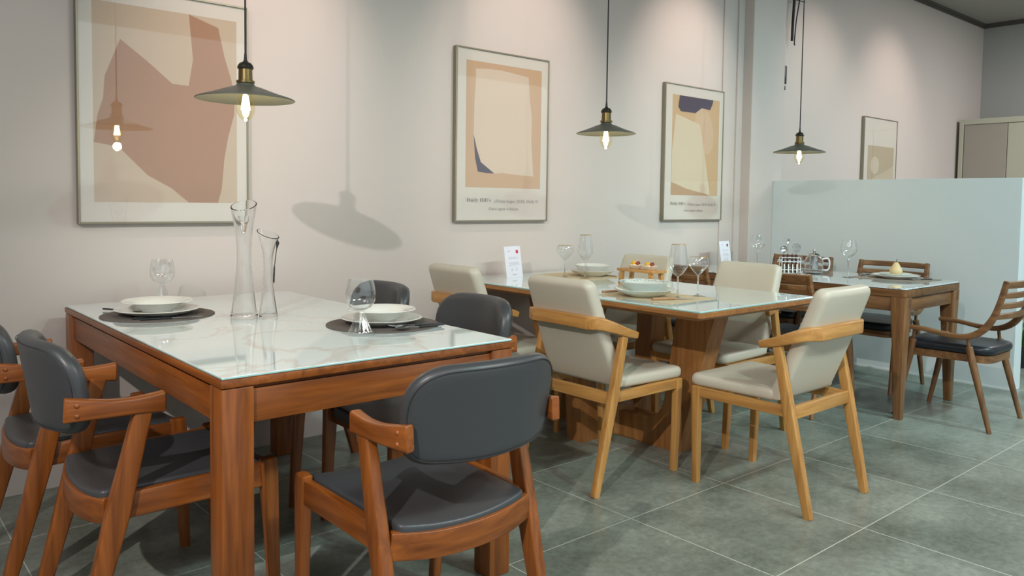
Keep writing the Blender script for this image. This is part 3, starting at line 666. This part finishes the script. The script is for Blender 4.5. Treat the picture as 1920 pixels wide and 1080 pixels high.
# stemware -------------------------------------------------------------
def ribbed_glass(label, loc):
    t = thing('wine_glass', label, 'wine glass', loc, 0, 'ribbed stem wine glasses on the reddish table')
    b = MB(); b.lathe([(0.0001, 0.080), (0.014, 0.080), (0.034, 0.090), (0.045, 0.108), (0.0475, 0.130), (0.044, 0.155), (0.0385, 0.177), (0.0375, 0.177), (0.043, 0.155), (0.0463, 0.130), (0.044, 0.109), (0.033, 0.0925), (0.014, 0.084), (0.0001, 0.084)], n=48)
    build('bowl', b, GLASS, t)
    n = 108; rings = []
    for r, z in ((0.042, 0.0), (0.042, 0.002), (0.034, 0.016), (0.022, 0.045), (0.013, 0.066), (0.008, 0.080)):
        rings.append([((r*(1+0.045*abs(math.sin(9*2*PI*k/n))))*math.cos(2*PI*k/n), (r*(1+0.045*abs(math.sin(9*2*PI*k/n))))*math.sin(2*PI*k/n), z) for k in range(n)])
    build('ribbed_foot', MB().loft(rings, (False, True)), RIBGLASS, t, smooth=60)
    return t
ribbed_glass('clear wine glass on a ribbed cone foot, nearest the table front edge', (1.281, 2.208, T1))
ribbed_glass('clear wine glass standing behind the left wide bowl, against the wall', (1.03, 3.345, T1))
def stem_glass(label, loc, kind):
    t = thing('wine_glass', label, 'wine glass', loc, 0, 'gold rimmed wine glasses on the oak table' if kind != 'round' else 'round wine glasses on the walnut table')
    if kind == 'tall': zb, H = 0.100, 0.246; pr = [(0.004, zb), (0.020, zb+0.012), (0.040, zb+0.040), (0.043, zb+0.052), (0.039, zb+0.095), (0.032, H)]
    elif kind == 'coupe': zb, H = 0.098, 0.184; pr = [(0.004, zb), (0.022, zb+0.018), (0.044, zb+0.045), (0.049, zb+0.060), (0.046, zb+0.075), (0.042, H)]
    else: zb, H = 0.125, 0.235; pr = [(0.005, zb), (0.028, zb+0.012), (0.045, zb+0.038), (0.048, zb+0.060), (0.043, zb+0.085), (0.037, H)]
    P = smoothpath([(r, 0, z) for r, z in pr], 3); pr = [(p.x, p.z) for p in P]
    build('bowl', MB().lathe(pr+[(r-0.0011, z+0.0006) for r, z in reversed(pr)], n=44), GLASS, t)
    if kind != 'round': build('rim', MB().tube([((pr[-1][0]-0.0005)*math.cos(k*PI/20), (pr[-1][0]-0.0005)*math.sin(k*PI/20), H) for k in range(41)], 0.0009, 6, False), GOLD, t)
    st = [(0.036, 0.0), (0.036, 0.0015), (0.020, 0.004), (0.007, 0.009), (0.0035, 0.020)]
    if kind == 'round': st += [(0.0045, zb-0.05), (0.006, zb-0.03), (0.005, zb-0.027), (0.010, zb-0.018), (0.005, zb-0.008)]
    st += [(0.0038, zb-0.003), (0.004, zb+0.002)]
    build('stem', MB().lathe(st, n=36, cap=(True, True)), THICKGLASS, t)
    return t
stem_glass('tall narrow wine glass with gold rim beside the near plate on the oak table', (2.918, 2.22, T2), 'tall')
stem_glass('low round wine glass with gold rim at the near end of the oak table', (3.065, 2.217, T2), 'coupe')
stem_glass('low round wine glass with gold rim, near the price card on the oak table', (3.185, 3.215, T2), 'coupe')
stem_glass('tall narrow wine glass with gold rim, in front of the far bowls', (3.245, 3.115, T2), 'tall')
stem_glass('round wine glass left of the utensil rack on the walnut table', (4.967, 3.094, T3), 'round')
stem_glass('round wine glass between the glass teapot and the pear', (4.851, 2.38, T3), 'round')
# vases ----------------------------------------------------------------
def vase(label, loc, H, r0, rn, rt, slope, ang, tagged):
    t = thing('glass_vase', label, 'vase', loc, 0, 'slant cut glass vases on the reddish table')
    zs = smoothpath([(r0, 0, 0.012), (r0*0.92, 0, 0.03), (rn*1.25, 0, H*0.30), (rn, 0, H*0.52), (rn*1.15, 0, H*0.75), (rt, 0, H)], 5)
    pr = [(p.x, p.z) for p in zs]
    def tilt(x, y, z):
        f = max(0.0, (z-H*0.6)/(H*0.4)); f = min(1, f)**1.5
        return f*slope*(x*math.cos(ang)+y*math.sin(ang)) - (f*slope*rt*0.5)
    prof = [(0.0001, 0.0), (r0*0.96, 0.0), (r0, 0.004)]+pr+[(r-0.004, z+0.001) for r, z in reversed(pr)]+[(0.0001, 0.013)]
    build('body', MB().lathe(prof, n=48, tilt=tilt), THICKGLASS, t)
    if tagged:
        m = MB(); c_ = lambda r_, z_: (r_*0.62, -r_*0.785, z_)
        m.tube([c_(0.036, H-0.030), c_(0.038, H-0.040), c_(0.034, H-0.060)], [0.002, 0.006, 0.002], 6); m.tube([c_(0.034, H-0.055), c_(0.026, H*0.62)], 0.0015, 6)
        m.tube([c_(0.025, H*0.62), c_(0.024, H*0.58), c_(0.022, H*0.42), c_(0.022, H*0.40)], [0.001, 0.003, 0.003, 0.001], 6)
        tag(build('hang_tag', m, BLACKP, t), 'small black hanging tag')
    return t
vase('tall slender clear glass vase with slanted mouth', (1.132, 2.768, T1), 0.412, 0.047, 0.026, 0.045, 0.42, math.radians(46), False)
vase('shorter clear glass vase with slanted mouth and black tag', (1.206, 2.732, T1), 0.310, 0.033, 0.017, 0.039, 0.45, math.radians(112), True)
tl = thing('tealight_holder', 'tiny clear glass cup held inside the mouth of the tall vase', 'cup', (1.132, 2.768, T1+0.335))
build('cup', MB().lathe([(0.0001, 0), (0.012, 0), (0.017, 0.012), (0.019, 0.030), (0.0175, 0.030), (0.015, 0.012), (0.0001, 0.010)], n=28), THICKGLASS, tl)
build('peg', MB().lathe([(0.0001, -0.030), (0.006, -0.028), (0.009, -0.012), (0.012, 0.0)], n=20), THICKGLASS, tl)
# oak table settings ----------------------------------------------------
def rmat(w, l): return MB().box(-w/2, w/2, -l/2, l/2, 0, 0.002, 0.0008, 1)
single('placemat', rmat(0.34, 0.42), MAT_B, 'beige woven placemat at the near left of the oak table', 'placemat', (2.895, 2.32, T2), 0, 'beige placemats on the oak table')
single('placemat', rmat(0.34, 0.42), MAT_B, 'beige woven placemat at the far end of the oak table', 'placemat', (3.335, 3.245, T2), 0, 'beige placemats on the oak table')
single('dinner_plate', deep_bowl(0.142, 0, 0.036), CELADON, 'shallow pale green plate under the blue printed bowl', 'plate', (2.850, 2.360, T2+0.0021))
single('dinner_plate', deep_bowl(0.135, 0, 0.036), WHITEC, 'shallow cream plate under the plain far bowl on the oak table', 'plate', (3.385, 3.19, T2+0.0021))
t = thing('soup_bowl', 'pale green bowl with blue lettering inside, on the near oak table plate', 'bowl', (2.850, 2.360, T2+0.0190))
bwl = build('bowl_body', deep_bowl(0.114, 0, 0.052), CELADON, t)
m = MB(); random.seed(4)
for k in range(46):
    a = k*2*PI/46
    if k % 6 == 5: continue
    r0_, r1_ = 0.1005, 0.1085
    pts = []
    for j in range(4):
        r_ = r0_+(r1_-r0_)*random.random(); aa = a+j*0.03; zz = 0.052*0.66+(r_-0.0923)/(0.1112-0.0923)*(0.053-0.0343)+0.0013
        pts.append((r_*math.cos(aa), r_*math.sin(aa), zz))
    m.tube(pts, 0.0008, 5)
build('blue_pattern', m, BLUEC, bwl)
single('soup_bowl', deep_bowl(0.105, 0, 0.048), WHITEC, 'plain white bowl stacked on the cream plate at the far end', 'bowl', (3.385, 3.19, T2+0.0190))
WHAND = plain('pale_wood_handle', srgb(176, 138, 100), 0.5)
cutlery('wooden handled knife with steel blade in front of the blue printed bowl', (2.760, 2.235, T2+0.002), math.radians(-24), 'knife', WHAND, 0.11, 0.020)
cutlery('wooden handled fork left of the blue printed bowl', (2.775, 2.545, T2+0.002), math.radians(-8), 'fork', WHAND, 0.10, 0.018)
cutlery('wooden handled spoon beside the far cream plate', (3.46, 3.07, T2+0.002), math.radians(100), 'spoon', WHAND, 0.08, 0.010)
# small wooden serving stand with two fruit tarts
t = thing('serving_stand', 'low wooden bench stand holding two fruit tartlets on the oak table', 'stand', (3.215, 2.690, T2), math.radians(-2))
build('top_board', MB().box(-0.045, 0.065, -0.125, 0.125, 0.072, 0.086, 0.003), OAK['y'], t)
for sy in (-1, 1):
    for x_ in (-0.030, 0.048):
        build('leg', MB().sweep([(x_, sy*0.108, 0.0), (x_, sy*0.098, 0.072)], (0.018, 0.022), side=(1, 0, 0), r=0.15, capr=False), OAK['z'], t)
def tart(label, loc):
    t = thing('fruit_tartlet', label, 'tart', loc, 0, 'fruit tartlets on the wooden stand')
    n = 48; rings = []
    for r, z in ((0.022, 0), (0.030, 0.008), (0.039, 0.020), (0.037, 0.021), (0.028, 0.012), (0.001, 0.012)):
        rings.append([(r*(1+0.07*math.cos(14*2*PI*k/n))*math.cos(2*PI*k/n), r*(1+0.07*math.cos(14*2*PI*k/n))*math.sin(2*PI*k/n), z) for k in range(n)])
    tag(build('paper_case', MB().loft(rings), plain('cream_case', srgb(226, 212, 190), 0.6), t), 'fluted pale case')
    def blob(name, c, r, col, sq=1.0):
        m = MB(); m.lathe([(r*math.sin(PI*i/10), -r*sq*math.cos(PI*i/10)) for i in range(11)], c=c, n=18); build(name, m, plain(name+'_skin', col, 0.35), t)
    blob('cream', (0, 0, 0.016), 0.026, srgb(236, 226, 206), 0.45)
    blob('mango_slice', (-0.002, 0.012, 0.030), 0.014, srgb(232, 186, 50), 0.7)
    blob('mango_slice', (-0.012, 0.004, 0.028), 0.010, srgb(226, 176, 44), 0.8)
    blob('red_berry', (0.010, -0.010, 0.029), 0.010, srgb(128, 40, 40))
    blob('red_berry', (-0.006, -0.016, 0.026), 0.009, srgb(150, 60, 44))
    blob('dark_berry', (0.016, 0.006, 0.027), 0.009, srgb(70, 34, 40))
tart('fruit tartlet with yellow mango, left one on the wooden stand', (3.220, 2.725, T2+0.0862))
tart('fruit tartlet with yellow mango, right one on the wooden stand', (3.220, 2.630, T2+0.0862))
single('glass_bead', MB().lathe([(0.008*math.sin(PI*i/10), 0.008-0.008*math.cos(PI*i/10)) for i in range(11)], n=20), THICKGLASS, 'tiny clear glass knob alone on the right corner of the oak table', 'knob', (3.336, 1.96, T2))
# price cards -------------------------------------------------------------
CARD = plain('card_paper', srgb(226, 226, 238), 0.4); PINK = plain('pink_print', srgb(206, 60, 96), 0.5)
def card(label, loc, rz, dot):
    t = thing('price_card', label, 'sign', loc, rz, 'acrylic price cards')
    lean = 0.30
    def P(x, z, o=0.0): return (x, z*lean*0.55-o, z)
    w, h = 0.066, 0.176
    m = MB(); m.loft([[P(-w, 0), P(w, 0), P(w, h), P(-w, h)], [(a, b+0.003, c) for a, b, c in (P(-w, 0), P(w, 0), P(w, h), P(-w, h))]])
    co = build('card', m, CARD, t, smooth=None)
    m = MB()
    def bar(x0, x1, z, hh=0.0018): m.loft([[P(x0, z, 0.0006), P(x1, z, 0.0006), P(x1, z+hh, 0.0006), P(x0, z+hh, 0.0006)]], (False, True))
    random.seed(7)
    for z in (0.112, 0.105, 0.085, 0.078, 0.070):
        x = -0.036
        while x < 0.04:
            l = random.uniform(0.010, 0.020); bar(x, min(x+l, 0.044), z); x += l+0.006
    for cx in (-0.018, 0.02):
        for k in range(4): bar(cx-0.008+0.002*k, cx+0.008-0.002*k, 0.040+0.005*k, 0.0015)
    bar(-0.016, 0.016, 0.016, 0.003); bar(-0.040, -0.022, 0.147, 0.003)
    build('small_print', m, plain('grey_print', srgb(150, 150, 170), 0.6), co, smooth=None)
    m = MB(); m.loft([[P(0.036+0.011*math.cos(k*PI/12), 0.145+0.011*math.sin(k*PI/12), 0.0008) for k in range(24)]], (False, True))
    build('round_logo', m, dot, co, smooth=None)
    return t
card('white price card with pink round logo on the left end of oak table', (2.945, 3.37, T2), math.radians(6), PINK)
card('white price card with dark red logo on the far end of walnut table', (5.02, 3.38, T3), math.radians(2), plain('dark_red_print', srgb(130, 60, 84), 0.5))
# walnut table objects ---------------------------------------------------
t = thing('utensil_rack', 'clear acrylic utensil rack with white slats on the walnut table', 'rack', (4.81, 2.755, T3), math.radians(-44))
m = MB(); W_, D_, H_ = 0.060, 0.030, 0.105
for sx in (-1, 1):
    for sy in (-1, 1): m.box(sx*W_-0.002, sx*W_+0.002, sy*D_-0.002, sy*D_+0.002, 0.004, H_)
for z in (0.022, 0.075, H_-0.004):
    m.box(-W_, W_, -D_-0.001, -D_+0.001, z, z+0.004); m.box(-W_, W_, D_-0.001, D_+0.001, z, z+0.004)
    m.box(-W_-0.001, -W_+0.001, -D_, D_, z, z+0.004); m.box(W_-0.001, W_+0.001, -D_, D_, z, z+0.004)
build('rack_frame', m, plain('white_acrylic', srgb(222, 222, 224), 0.2), t)
build('rack_base', MB().box(-W_, W_, -D_, D_, 0, 0.004), THICKGLASS, t)
for k in range(4): build('slat', MB().box(-0.048+k*0.027, -0.042+k*0.027, -D_-0.0035, -D_-0.0015, 0.004, 0.062), plain('white_slat', srgb(232, 232, 228), 0.4), t)
DARKW = plain('dark_red_wood', srgb(70, 34, 34), 0.4)
RC = Matrix.Rotation(math.radians(-44), 3, 'Z')
def rackpos(x, y): return tuple(Vector((4.81, 2.755, T3+0.0045))+RC@Vector((x, y, 0)))
def utensil(label, kind, x, y, head):
    loc = rackpos(x, y); t = thing(kind, label, 'utensil', loc, math.radians(-48), 'dark handled utensils in the rack')
    build('handle', MB().tube([(0, 0, 0), (0, 0, 0.118)], [0.0075, 0.0065], 12), DARKW, t)
    m = MB(); m.tube([(0, 0, 0.115), (0, 0, 0.135)], 0.002, 8)
    head(m); build('head', m, STEEL, t); return t
def h_spoon(m):
    m.tube([(0, 0, 0.13), (0, 0, 0.185)], 0.0018, 8); n = 16
    m.loft([[(0.009*s*math.cos(2*PI*k/n), y, 0.208+0.020*s*math.sin(2*PI*k/n)) for k in range(n)] for s, y in ((0.4, 0.003), (1, -0.002), (0.9, -0.003), (0.3, 0.001))])
def h_strainer(m):
    m.tube([(0.026*math.cos(k*PI/12), 0, 0.162+0.030*math.sin(k*PI/12)) for k in range(25)], 0.002, 6, False)
    for k in range(-3, 4):
        x = k*0.007; hh = 0.030*math.sqrt(max(0.02, 1-(x/0.026)**2)); m.tube([(x, 0, 0.162-hh), (x, 0.008, 0.162), (x, 0, 0.162+hh)], 0.0009, 5)
        z = 0.162+k*0.0085; ww = 0.026*math.sqrt(max(0.02, 1-((z-0.162)/0.030)**2)); m.tube([(-ww, 0, z), (0, 0.008, z), (ww, 0, z)], 0.0009, 5)
    for s in (-1, 1): m.tube([(s*0.022, 0, 0.178), (s*0.030, 0, 0.186)], 0.0025, 6)
def h_flat(m):
    m.box(-0.009, 0.009, -0.0015, 0.0015, 0.130, 0.138)
def h_ladle2(m):
    n = 20
    m.loft([[(0.025*s*math.cos(2*PI*k/n), y, 0.152+0.023*s*math.sin(2*PI*k/n)) for k in range(n)] for s, y in ((0.3, 0.014), (0.75, 0.010), (1, -0.002), (0.93, -0.002), (0.68, 0.007), (0.25, 0.011))])
utensil('round ladle with dark red handle, leftmost in the acrylic rack', 'serving_ladle', -0.042, 0.004, h_ladle2)
utensil('long thin spoon with dark red handle, the tallest in the acrylic rack', 'serving_spoon', -0.014, 0.010, h_spoon)
utensil('short spatula with dark red handle in the acrylic rack', 'small_spatula', 0.012, -0.004, h_flat)
utensil('mesh strainer with dark red handle, rightmost in the acrylic rack', 'mesh_strainer', 0.040, 0.006, h_strainer)
t = thing('glass_teapot', 'clear glass teapot with steel lid and infuser on the walnut table', 'teapot', (4.935, 2.655, T3), math.radians(-42))
build('pot_body', MB().lathe([(0.0001, 0.0), (0.050, 0.0), (0.058, 0.006), (0.058, 0.085), (0.050, 0.105), (0.034, 0.118), (0.033, 0.118), (0.048, 0.104), (0.0562, 0.085), (0.0562, 0.007), (0.0001, 0.004)], n=44), THICKGLASS, t)
build('infuser', MB().lathe([(0.0001, 0.030), (0.024, 0.030), (0.026, 0.036), (0.027, 0.118), (0.0001, 0.118)], n=32), STEEL, t)
build('lid', MB().lathe([(0.038, 0.118), (0.039, 0.122), (0.030, 0.130), (0.012, 0.134), (0.006, 0.140), (0.010, 0.150), (0.008, 0.158), (0.0001, 0.160)], n=32, cap=(True, False)), STEEL, t)
build('spout', MB().tube(smoothpath([(-0.050, 0, 0.050), (-0.072, 0, 0.070), (-0.088, 0, 0.110), (-0.104, 0, 0.122)], 4), 0.009, 14, False), GLASS, t)
build('handle', MB().tube(smoothpath([(0.054, 0, 0.095), (0.085, 0, 0.100), (0.100, 0, 0.085), (0.100, 0, 0.040), (0.085, 0, 0.022), (0.055, 0, 0.024)], 5), 0.006, 12), plain('clear_handle', srgb(214, 216, 220), 0.1, 0, 0.6, coat=0.5), t)
single('glass_cup', MB().lathe([(0.0001, 0), (0.022, 0), (0.024, 0.004), (0.026, 0.040), (0.0245, 0.040), (0.0225, 0.006), (0.0001, 0.006)], n=32), THICKGLASS, 'small clear glass cup between the utensil rack and the teapot', 'cup', (4.87, 2.72, T3))
single('placemat', rmat(0.33, 0.44), MAT_G, 'taupe placemat under the pear plate on the walnut table', 'placemat', (5.03, 2.17, T3), 0)
single('dinner_plate', plate(None, WHITEC, 0.140, 0), WHITEC, 'large white plate under the pear', 'plate', (5.045, 2.17, T3+0.0021))
single('dinner_plate', plate(None, WHITEC, 0.098, 0), CELADON, 'small pale plate directly under the pear, on the large white plate', 'plate', (5.045, 2.17, T3+0.0100))
t = thing('pear', 'yellow pear with dark stem standing on the stacked plates', 'pear', (5.045, 2.17, T3+0.0155))
P = smoothpath([(0.0001, 0, 0.0), (0.024, 0, 0.003), (0.037, 0, 0.022), (0.035, 0, 0.042), (0.024, 0, 0.062), (0.016, 0, 0.076), (0.008, 0, 0.085), (0.0001, 0, 0.086)], 4)
build('fruit', MB().lathe([(max(p.x, 0.0001), max(p.z, 0)) for p in P], n=36), plain('pear_skin', srgb(222, 196, 148), 0.45, bump=0.2, bscale=80), t)
build('stem', MB().tube([(0, 0, 0.083), (0.001, 0, 0.095), (0.005, -0.002, 0.104)], [0.0015, 0.0017, 0.0022], 8), plain('dark_stem', srgb(64, 52, 40), 0.7), t)
cutlery('dark spoon left of the pear plate on the taupe placemat', (4.965, 2.350, T3+0.002), math.radians(10), 'spoon', plain('dark_metal', srgb(80, 78, 76), 0.3, 0.8), 0.08, 0.007)
cutlery('dark handled fork right of the pear plate', (5.13, 1.99, T3+0.002), math.radians(160), 'fork', BLACKP, 0.09, 0.008)

# ------------------------------------------------------------------ far room
t = thing('wardrobe', 'tall cream wardrobe with taupe panel doors in the far corner', 'wardrobe', (9.75, 2.15, 0))
X0, X1, Y0, Y1, ZT = 0, 0.66, -1.2, 1.405, 2.17
c = MB(); c.box(0.02, X1, Y0, Y1, 0, ZT, 0.004, 1); build('carcass', c, CABM, t)
c = MB(); c.box(-0.0, 0.02, Y1-0.045, Y1, 0, ZT, 0.003, 1); c.box(-0.0, 0.02, Y0, Y0+0.045, 0, ZT, 0.003, 1); c.box(-0.0, 0.02, Y0+0.045, Y1-0.045, ZT-0.06, ZT, 0.003, 1); c.box(-0.0, 0.02, Y0+0.045, Y1-0.045, 0, 0.08, 0.003, 1)
build('face_frame', c, CABM, t)
yy = [Y1-0.052, 0.915, 0.44, -0.05, -0.55, -1.15]
for k in range(5):
    a, b = yy[k], yy[k+1]; d = MB(); d.box(0.006, 0.02, b+0.006, a-0.002, 0.085, ZT-0.066, 0.003, 1)
    do = build('door', d, CABP if k == 0 else CABM, t)
    build('door_handle', MB().box(-0.010, 0.006, b+0.03, b+0.042, 1.0, 1.16, 0.003, 1), STEEL, do)
t = thing('potted_plant', 'small green leafy plant on the floor just past the partition end', 'plant', (6.75, 1.95, 0))
build('pot', MB().lathe([(0.0001, 0), (0.07, 0), (0.09, 0.16), (0.08, 0.16), (0.0001, 0.14)], n=28), BLACKP, t)
LEAF = plain('green_leaf', srgb(60, 104, 52), 0.45); random.seed(3)
for k in range(10):
    a = k*2*PI/10+0.2; L_ = random.uniform(0.10, 0.17); h_ = random.uniform(0.22, 0.40)
    m = MB(); ctr = [Vector((0.0, 0, 0.14)), Vector((0.03*math.cos(a), 0.03*math.sin(a), 0.14+(h_-0.14)*0.6)), Vector((L_*0.55*math.cos(a), L_*0.55*math.sin(a), h_)), Vector((L_*math.cos(a), L_*math.sin(a), h_*0.92))]
    m.sweep(smoothpath(ctr, 4), [(0.004+0.035*math.sin(PI*min(1, i/12))**1.5, 0.0015) for i in range(13)], up=(0, 0, 1), r=0.3)
    build('leaf', m, LEAF, t)
t = thing('cable_bundle', 'dark cable bundle dangling high beside the wall column', 'cable', (6.085, 3.52, 2.5))
build('thick_cable', MB().tube(smoothpath([(-0.01, 0, 0.80), (0.0, 0, 0.45), (-0.015, 0, 0.2), (-0.02, 0, 0.03)], 5), [0.011]*16, 10), CORD, t)
build('thin_cable', MB().tube(smoothpath([(0.07, 0, 0.80), (0.07, -0.01, 0.45), (0.02, -0.01, 0.2), (0.0, -0.01, 0.02), (0.01, -0.01, 0.0)], 5), 0.005, 8), CORD, t)
build('wall_bracket', MB().tube([(0.0, 0, 0.37), (0.20, 0.02, 0.385)], 0.004, 8), CORD, t)
t = thing('wall_box', 'small black box fixed high on the wall at the column edge', 'box', (6.055, 3.585, 2.13))
build('box_body', MB().box(-0.03, 0.008, -0.03, 0, 0.05, 0.20, 0.004), BLACKP, t)
build('box_plug', MB().box(-0.03, -0.006, -0.03, 0, 0.0, 0.035, 0.003), BLACKP, t)
